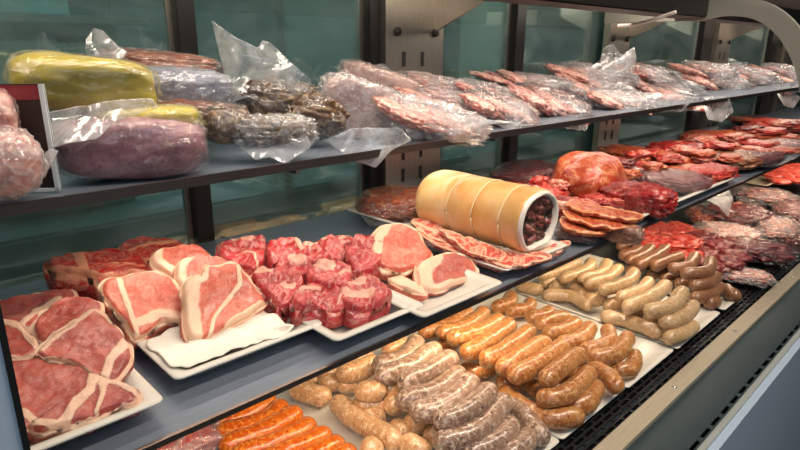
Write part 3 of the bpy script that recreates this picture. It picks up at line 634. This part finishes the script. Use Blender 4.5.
bagY('ham_bag', 156,102,240,128, .74, .06, 'ham', 'reddish brown sausage pack lying under the blue-grey pack', group=G, roll=4, sq=3, mridge=.1)
bagY('dried_meat_bag', 238,80,320,122, .78, .07, 'dried', 'dark knobbly dried meat in a tall clear bag with a raised film corner', group=G, roll=5, sq=2.2, amp=.22, mridge=.15,
     flaps=[([(214,22),(222,28),(236,38),(258,48),(262,40),(270,42),(290,62),(312,80),(308,92),(262,92),(232,104),(226,88),(222,62)], .80, 12)])
bagY('dried_meat_bag', 285,98,342,136, .72, .06, 'dried', 'dark maroon dried piece at the front right of the knobbly bag', group=G, sq=2.2, amp=.25, mridge=.15)
bagY('dried_meat_bag', 202,106,250,142, .70, .06, 'dried', 'dark brown piece under film left of the blue bag corner', group=G, sq=2.2, amp=.2)
bagY('blue_film_bag', 238,116,312,146, .66, .05, 'dried', 'bluish clear bag lying over the shelf edge with a hanging corner', group=G, fm='filmw', ridges=.2, flaps=[([(208,124),(236,124),(300,120),(312,146),(284,163),(270,158),(256,162),(240,146)], .62, 40)])
bagY('flat_pack', 318,84,405,138, .74, .03, 'filmp', 'flat pack of pale sliced meat with its corner hanging below the shelf', group=G, roll=18, sq=3.5, fm='filmw', flaps=[([(326,140),(352,128),(400,128),(412,140),(392,150),(376,168),(352,160)], .615, 12)])
bagY('flat_pack', 340,70,420,100, .84, .03, 'filmp', 'flat pack behind with a pointed film corner against the glass', group=G, roll=18, sq=3.5, fm='film', flaps=[([(334,66),(350,70),(384,64),(398,80),(418,96),(402,112),(378,104),(352,84)], .80, 35)])
def flat(x, y, w, h, Y, roll, mat, k, label, fm='film'):
    Y = min(Y, .88); root = bagY('bacon_pack', x-w/2, y-h/2, x+w/2, y+h/2, Y, .11, None, label, group='flat bacon packs along the upper shelf', roll=roll, sq=2.6, fm=fm, amp=.12, ridges=.2, s=1.12, freq=4.5, inner='slice')
    P = atY(x, y, Y); m = mpp(P); v = P-CAM; a = math.atan2(v.y, v.x)-math.pi/2
    for q in range(5):
        t = (q-2)/2; SD[0] += 1; dx = t*w*.30; Q = atY(x+dx, y+dx*math.tan(math.radians(roll))+2*math.sin(q*2.1), Y)
        o = link('slice', lump_mesh(w*.52*m, .085, h*.42*m, SD[0], .15, 2.4, .18, 4, 4), M[mat if q % 2 else 'bacon'], root, Q)
        o.rotation_euler = Matrix.Rotation(a+math.radians(random.uniform(-14,14)), 3, 'Z').to_euler(); o.rotation_euler.y = math.radians(roll+14+random.uniform(-5,5)); clampw(o)
    if w > 55:
        O = []
        for q in range(9):
            an = q/9*2*math.pi; g = random.uniform(.42,.66); O.append((x+w*g*math.cos(an), y+h*.1+h*g*1.05*math.sin(an)+w*g*math.cos(an)*math.tan(math.radians(roll))))
        flap((O, Y-.05, 45), root, 'filmw', .007)
    return root
FP = [(430,85,95,18,.88,8,'orangefat','orange red sliced pack at the back, right of the steel pillar'),
      (440,100,80,18,.78,9,'bacon','pink layered pack just behind the pale front pack'),
      (430,120,100,34,.67,12,'bacon','pale pack at the shelf edge, left of the wine coloured slices'),
      (492,96,70,20,.80,14,'bacon','rosy pack in the middle left of centre, under the back pack'),
      (500,110,70,26,.70,16,'bacondark','wine coloured fanned slices at the shelf edge, first from the left'),
      (520,80,90,12,.90,3,'bacondark','narrow red pack lying against the rear door frame'),
      (548,90,80,20,.84,14,'bacon','glossy pack with white highlights right of centre at the back'),
      (550,104,75,26,.74,18,'bacondark','wine coloured fanned slices, second from the left at the edge'),
      (590,76,80,20,.92,6,'bacon','pale pack under the raised film peak by the doors'),
      (600,92,80,22,.82,12,'filmp','silver white pack right of the fanned slices'),
      (620,102,60,18,.72,10,'bacon','pack end resting on the shelf edge above the red joint'),
      (640,72,70,14,.95,8,'bacondark','dark pack at the back before the second steel pillar'),
      (655,84,80,18,.86,10,'bacon','pink and white pack between second and third pillars'),
      (672,98,60,16,.74,12,'bacondark','dark slice pack with its film hanging over the edge'),
      (700,70,60,14,.95,4,'bacon','pale tan pack in front of the third pillar'),
      (712,82,60,18,.84,8,'bacon','rounded glassy pack at the right, tallest there'),
      (740,74,60,14,.92,8,'bacon','pack near the far doors with orange tint'),
      (756,84,60,12,.82,8,'bacondark','thin dark pack close to the last hanging bag'),
      (775,72,50,14,.88,4,'bacon','white pack below the foot of the curved bracket'),
      (795,82,40,16,.80,6,'bacon','last pack cut by the right picture edge')]
for x, y, w, h, Y, roll, m_, l in FP: flat(x, y, w, h, Y, roll, m_, 0, l, 'film' if m_ == 'bacondark' else 'filmw')
HG = [([(384,126),(425,118),(470,118),(520,122),(470,126),(462,134),(430,134)], .61), ([(600,96),(650,92),(690,96),(692,102),(682,112),(655,104)], .61), ([(700,98),(728,96),(734,112),(722,122),(708,120)], .61), ([(772,84),(790,84),(800,98),(794,108),(784,106)], .60), ([(560,90),(600,60),(604,48),(612,44),(630,62),(634,46),(636,60),(634,72),(600,84)], .90), ([(700,52),(720,54),(740,62),(760,70),(715,64)], .85)]
HL = ['pale film corner spread at the shelf edge above the roast','large clear film sheet spilling over the shelf edge above the red joint','clear film strip hanging above the far red row','last film strip hanging at the right edge','raised peak of clear film in front of the second pillar','low film fold before the third pillar']
for (o, Y), l in zip(HG, HL):
    x, y = sum(p[0] for p in o)/len(o), sum(p[1] for p in o)/len(o); r = empty('plastic_film', atY(x, y, Y), l, 'plastic film', 'loose plastic film on the upper shelf'); flap((o, Y, 20), r)
r = empty('plastic_film', at(716,196,Z1+.02), 'clear film corner hanging off the right white tray over the deck', 'plastic film'); flap(([(690,190),(704,184),(716,178),(728,186),(733,200),(729,216),(718,206),(704,200)], .50, 30), r)
# sign at the left of the upper shelf
def sign():
    A = atY(-40,70,.70); B = atY(44,86,.66); 
    z0, z1_ = Z2+.002, B.z+.002; d = (B-A); d.z = 0; ang = math.atan2(d.y, d.x); L = d.length; c = Vector(((A.x+B.x)/2, (A.y+B.y)/2, (z0+z1_)/2)); H = z1_-z0
    root = empty('counter_sign', (c.x, c.y, z0), 'dark red and brown upright counter sign with white edges among the bags', 'sign'); R = Matrix.Rotation(ang, 3, 'Z')
    def pl(name, x0, x1, za, zb, off, mat, t=.001):
        bm = bmesh.new(); box_bm(bm, ((x0+x1)/2, off, (za+zb)/2), (x1-x0, t, zb-za)); me = bpy.data.meshes.new(name); bm.to_mesh(me); bm.free()
        o = link(name, me, mat, root, c, smooth=False); o.rotation_euler = (0,0,ang)
    pl('panel', -L/2, L/2, -H/2, H/2, 0, plain('sign_brown', '2b1c1b', .4, 0, 0, 30, .5, .5), .003)
    pl('red_band', -L/2, L/2-.003, H*.36, H/2-.001, -.002, plain('sign_red', '7e2128', .4)); pl('red_band', -L/2, L/2-.003, -H*.28, -H*.12, -.002, plain('sign_maroon', '5b1a20', .4))
    pl('edge_strip', L/2-.004, L/2, -H/2, H/2, -.001, plain('sign_white', 'c9d2d6', .4), .006); pl('edge_strip', -L/2, L/2, -H/2, -H/2+.003, -.001, plain('sign_white', 'c9d2d6', .4), .006)
sign()
# ---------------------------------------------------------------- the display case
X0, X1 = -.6, 4.2
case = empty('display_case', (1.5, .7, 0), 'long refrigerated butcher display case of brushed steel with glass rear doors', 'display case')
def cpart(name, lo, hi, mat, **k): return box(name, lo, hi, M[mat], case, **k)
yb = .405; yg = .345
cpart('deck', (X0,.372,Z0-.03), (X1,YB+.02,Z0), 'deck')
def front():
    # slotted grille: four rows of long slots, real holes in a thin plate over a dark duct
    def slotted(name, y0, y1, z, rows, pitch, slot, xa, xb, mat, frac=.6, th=.002):
        bm = bmesh.new(); rp = (y1-y0)/rows
        for r in range(rows):
            ya = y0+r*rp; box_bm(bm, ((xa+xb)/2, ya+rp*(1-frac)/4, z-th/2), (xb-xa, rp*(1-frac)/2, th)); box_bm(bm, ((xa+xb)/2, ya+rp-rp*(1-frac)/4, z-th/2), (xb-xa, rp*(1-frac)/2, th))
            x = xa + (r % 2)*pitch/2
            while x < xb: box_bm(bm, (x, ya+rp/2, z-th/2), (pitch-slot, rp*frac, th)); x += pitch
        c = Vector(((xa+xb)/2, (y0+y1)/2, z)); me = bpy.data.meshes.new(name)
        for v in bm.verts: v.co -= c
        bm.to_mesh(me); bm.free(); link(name, me, M[mat], case, c, smooth=False)
    slotted('air_grille', .333, .373, Z0-.001, 4, .030, .024, .3, X1, 'grille')
    cpart('duct', (X0,.227,Z0-.06), (X1,.372,Z0-.05), 'rubber')
    cpart('front_trim', (X0,.302,Z0-.010), (X1,.333,Z0+.001), 'beige')
    cpart('trough', (X0,.240,Z0-.012), (X1,.302,Z0-.007), 'trough')
    slotted('glass_channel', .226, .240, Z0-.006, 1, .045, .032, .3, X1, 'trough', .42)
    cpart('pale_trim', (X0,.217,Z0-.03), (X1,.226,Z0-.004), 'strip')
    cpart('front_panel', (X0,.205,.30), (X1,.217,Z0-.010), 'panel')
    cpart('kick_panel', (X0,.24,.0), (X1,.26,.30), 'dark')
    cpart('inner_side', (X0,.26,.0), (X1,.28,Z0-.06), 'dark')
front()
for px in ((666,384),(740,333),(800,279)):
    p = at(px[0], px[1], Z0); bm = bmesh.new(); bmesh.ops.create_uvsphere(bm, u_segments=16, v_segments=8, radius=.0045)
    for v in bm.verts: v.co.z *= .5
    me = bpy.data.meshes.new('trim_screw'); bm.to_mesh(me); bm.free(); link('trim_screw', me, M['screw'], case, (p.x, .318, Z0+.001))
ym = .446; yt = .612
def shelf(z, y0, label, xs):
    s = empty('shelf', ((X0+X1)/2, YB, z), label, 'shelf', None)
    box('shelf_plate', (X0,y0+.004,z-.004), (X1,YB-.03,z), M['shelf'], s); box('front_lip', (X0,y0,z-.005), (X1,y0+.004,z+(.006 if z > 1.2 else .001)), M['shelf2'], s)
    for x in xs: box('bracket', (x-.003,y0+.08,z-.03), (x+.003,YB-.01,z-.004), M['dark'], s)
    return s
def bx(px, y=60): return atY(px, y, YB).x
posts = [(bx(178), bx(196)), (bx(366), bx(376)), (bx(511), bx(520)), (bx(697), bx(707)), (bx(766), bx(776))]
sb = [bx(187)+.03, bx(405), bx(608), bx(713)]
shelf(Z1, ym, 'middle brushed steel shelf carrying the white meat trays', sb); shelf(Z2, yt, 'upper brushed steel shelf crowded with film bags', sb)
cpart('back_sill', (X0,YB-.01,Z0-.03), (X1,YB+.05,Z0+.02), 'steel')
ZTP = 1.63
for i, (a, b) in enumerate(posts): cpart('door_post', (a, YB-.012, Z0), (b, YB+.03, ZTP), 'black', bevel=.001)
for a, b in ((bx(376),bx(433)), (bx(598),bx(619)), (bx(707),bx(721)), (bx(777),bx(786))):
    bm = bmesh.new(); c = Vector(((a+b)/2, YB-.02, (Z0+ZTP)/2)); box_bm(bm, (0,0,0), (b-a, .02, ZTP-Z0)); me = bpy.data.meshes.new('pillar'); bm.to_mesh(me); bm.free(); p = link('pillar', me, M['steel'], case, c, smooth=False)
    w = b-a
    for sx in (.30,.62):
        for k in (2,3,4,5,6,10): box('slot', (a+w*sx-.004, YB-.0315, Z0+.04+k*.05), (a+w*sx+.004, YB-.0305, Z0+.07+k*.05), M['rubber'], p)
    for sx, zz in ((.18,1.43),(.84,1.43)):
        bm = bmesh.new(); bmesh.ops.create_cone(bm, cap_ends=True, segments=20, radius1=.009, radius2=.008, depth=.006, matrix=Matrix.Rotation(math.pi/2, 4, 'X')); me = bpy.data.meshes.new('knob'); bm.to_mesh(me); bm.free(); link('knob', me, M['rubber'], p, (a+w*sx, YB-.033, zz))
edges = [X0] + [v for p in posts for v in p] + [X1]
for i in range(0, len(edges)-1, 2):
    a, b = edges[i], edges[i+1]
    if b-a < .01: continue
    d = box(f'window_{i//2+1}', (a, YB+.012, Z0+.02), (b, YB+.016, ZTP-.04), M['glass'], None, kind='structure')
    for xx in (a, b-.008): box('window_frame', (xx, YB+.008, Z0+.02), (xx+.008, YB+.020, ZTP-.04), M['steel'], d)
    if b-a > .3: box('window_frame', ((a+b)/2-.006, YB+.02, Z0+.02), ((a+b)/2+.006, YB+.03, ZTP-.04), M['steel'], d)
# head rail and canopy
cpart('head_rail', (X0,YB-.03,ZTP-.04), (X1,YB+.05,ZTP+.03), 'dark')
cpart('head_rail_lining', (X0,YB-.04,ZTP-.035), (X1,YB-.03,ZTP-.01), 'steel')
RX = atY(718, 20, .60)
cpart('canopy_rail', (X0, .58, RX.z), (X1, .66, RX.z+.055), 'dark', bevel=.003)
cpart('canopy_top', (X0,.60,RX.z+.10), (X1,YB+.03,RX.z+.12), 'dark')
for px in (430, 620, 716, 776):
    x = bx(px)-.02; v = []
    for dx in (-.003,.003):
        v += [Vector((x+dx, YB-.03, 1.60)), Vector((x+dx, YB-.03, 1.43)), Vector((x+dx, YB-.20, RX.z+.03)), Vector((x+dx, YB-.20, 1.60))]
    c = sum(v, Vector())/8; me = mesh('canopy_bracket', [q-c for q in v], [(0,1,2,3),(4,5,6,7),(0,1,5,4),(1,2,6,5),(2,3,7,6),(3,0,4,7)]); link('canopy_bracket', me, M['steel'], case, c, smooth=False)
# curved front glass bracket at the right
def arch():
    pts2 = [(700,12),(725,7),(750,8),(768,14),(784,26),(796,42),(806,64),(812,90)]; X = 1.62
    P = resample(catmull([atX(x, y, X) for x, y in pts2], 10), 40); rs = []
    P = [P[0]+Vector((0,.25,.0))] + P
    for i, p in enumerate(P):
        t = (P[min(i+1,len(P)-1)]-P[max(i-1,0)]).normalized(); nn = t.cross(Vector((1,0,0))).normalized(); w = .021
        rs.append([p+Vector((-.010,0,0))+nn*w, p+Vector((.010,0,0))+nn*w, p+Vector((.010,0,0))-nn*w, p+Vector((-.010,0,0))-nn*w])
    c = sum(P, Vector())/len(P); rs = [[q-c for q in r] for r in rs]; v, f = rings(rs)
    o = link('curved_bracket', mesh('curved_bracket', v, f), plain('grey_bracket', '9a9a90', .4, .3), case, c, smooth=False)
arch()
pts = [atX(x, y, 1.35) for x, y in ((618,26),(632,25),(650,21),(664,16),(676,12))]
me, c = tube_mesh('cable', resample(catmull(pts, 8), 30), .004, 8, False); tag(link('cable', me, plain('white_cable', 'cfc8bc', .5), None, c), 'pale looping cable hung under the canopy between two pillars', 'cable')
# left end post with black gasket
P = atY(10,405,.43)
cpart('end_post', (P.x-.10,.422,Z0-.04), (P.x+.001,.434,1.62), 'panel'); cpart('gasket', (P.x+.001,.420,Z0-.04), (P.x+.005,.436,1.62), 'rubber')
# ---------------------------------------------------------------- room behind
box('floor', (-4,-3,-.05), (9,5,0), plain('dark_tile', '4a4c4e', .35, 0, 0, 6, .5, .2), kind='structure')
box('wall_back', (-4,3.6,0), (9,3.7,3), plain('teal_wall', '6d918c', .7, 0, 0, 3, .5, .25), kind='structure')
tag(box('wall_left', (-4,-3,0), (-3.9,3.6,3), plain('pale_wall', '7d8a86', .7), kind='structure'))
box('wall_right', (8.9,-3,0), (9,3.6,3), plain('green_wall', '59665c', .7), kind='structure')
def back_thing(name, lo, hi, c, label, cat, rough=.5): 
    o = box(name, lo, hi, plain(name+'_paint', c, rough, 0, 0, 10, .5, .15), bevel=.01); return tag(o, label, cat)
back_thing('work_counter', (-.8,1.7,0), (3.2,2.3,.92), '8a9a98', 'pale grey work counter seen through the rear glass', 'counter')
def boxt(px0, py0, px1, py1, Y, th):
    a = atY(px0, py1, Y); b = atY(px1, py0, Y); return (a.x, Y, a.z), (b.x, Y+th, b.z)
lo, hi = boxt(-30,25,118,95,1.9,.3)
sc_ = back_thing('weighing_machine', (lo[0],lo[1],.92), hi, 'a9b6ac', 'pale green-grey machine with round buttons behind the upper left glass', 'machine')
for k in range(4):
    p = atY(60+k*8, 39, 1.898); bm = bmesh.new(); bmesh.ops.create_cone(bm, cap_ends=True, segments=16, radius1=.01, radius2=.01, depth=.006, matrix=Matrix.Rotation(math.pi/2, 4, 'X')); me = bpy.data.meshes.new('button'); bm.to_mesh(me); bm.free(); link('button', me, plain('button_red', '6a3a34', .5), sc_, (p.x, 1.897, p.z))
p = atY(5,24,1.88); box('top_tray', (lo[0]-.02, 1.80, hi[2]), (hi[0]+.05, 2.25, hi[2]+.02), plain('machine_lid', '7f928c', .4), sc_)
lo, hi = boxt(120,-40,150,110,2.6,.4); back_thing('dark_reflection_block', (lo[0],2.6,0), (lo[0]+.8,3.1,1.9), '3d5a5c', 'dark teal tall block added behind the left rear door as its dark reflection', 'cabinet')  # dark block added to stand in for the darker reflections in the left glass
lo, hi = boxt(520,-10,575,60,2.2,.3); back_thing('white_cabinet', (lo[0],2.2,0), (hi[0]+.35,2.7,1.9), 'c2c4b4', 'cream white cabinet seen through the door right of centre', 'cabinet')
lo, hi = boxt(440,-10,510,60,2.8,.3); back_thing('green_cabinet', (lo[0],2.8,0), (hi[0]+.3,3.3,1.9), '7da093', 'sea green cabinet seen through the door right of the pillar', 'cabinet')
# ---------------------------------------------------------------- light
def area(name, loc, target, sx, sy, power, col, spread=180):
    l = bpy.data.lights.new(name, 'AREA'); l.shape = 'RECTANGLE'; l.size = sx; l.size_y = sy; l.energy = power; l.color = col; l.spread = math.radians(spread)
    o = bpy.data.objects.new(name, l); C.objects.link(o); o.location = loc; d = (Vector(target)-Vector(loc)); 
    z = -d.normalized(); x = Vector((1,0,0)); y = z.cross(x).normalized(); x = y.cross(z); o.matrix_world = Matrix(((x.x,y.x,z.x,loc[0]),(x.y,y.y,z.y,loc[1]),(x.z,y.z,z.z,loc[2]),(0,0,0,1))); return o
area('canopy_lamp', (1.9,.70,1.56), (1.9,.74,1.25), 4.2, .04, 11, (1,.86,.72))
area('counter_lamp', (1.1,-.1,2.35), (1.0,.62,1.0), 1.6, .12, 14, (1,.86,.70), 120)
area('shelf_lamp', (1.95,.52,Z1-.018), (1.95,.70,Z0), 3.9, .02, 8.2, (1,.80,.58))
area('shelf_lamp', (2.1,.66,Z2-.018), (2.1,.70,Z1), 3.9, .02, 3.2, (1,.86,.70))
area('store_light', (-.8,-1.4,2.6), (.8,.7,1.0), 2.5, 1.2, 20, (.80,.90,1))
area('back_room_light', (1.2,2.3,2.7), (1.2,3.4,.6), 3.5, .5, 62, (.85,1,.97))
def spot(name, px, py, z, power, ang, src, col=(1,.74,.42)):
    l = bpy.data.lights.new(name, 'SPOT'); l.energy = power; l.spot_size = math.radians(ang); l.spot_blend = .9; l.color = col; l.shadow_soft_size = .03
    o = bpy.data.objects.new(name, l); C.objects.link(o); t = at(px, py, z); loc = Vector(src); o.location = loc; o.rotation_euler = (t-loc).to_track_quat('-Z','Y').to_euler()
t = at(440,350,Z0+.05); spot('halogen_spot', 430,345, Z0+.05, 2.2, 120, (t.x-.03, .54, 1.045))
t = at(470,205,Z1+.1); spot('halogen_spot', 470,205, Z1+.1, 4, 30, (t.x, t.y-.25, 1.80))
t = at(600,265,Z0+.05); spot('halogen_spot', 600,262, Z0+.05, 1.2, 110, (t.x, .54, 1.045))
w = bpy.data.worlds.new('world'); bpy.context.scene.world = w; w.use_nodes = True; bg = w.node_tree.nodes['Background']; bg.inputs[0].default_value = (.55,.68,.78,1); bg.inputs[1].default_value = .10
vs = bpy.context.scene.view_settings; vs.view_transform = 'Standard'; vs.look = 'None'; vs.gamma = 1; vs.use_curve_mapping = False; vs.exposure = 0
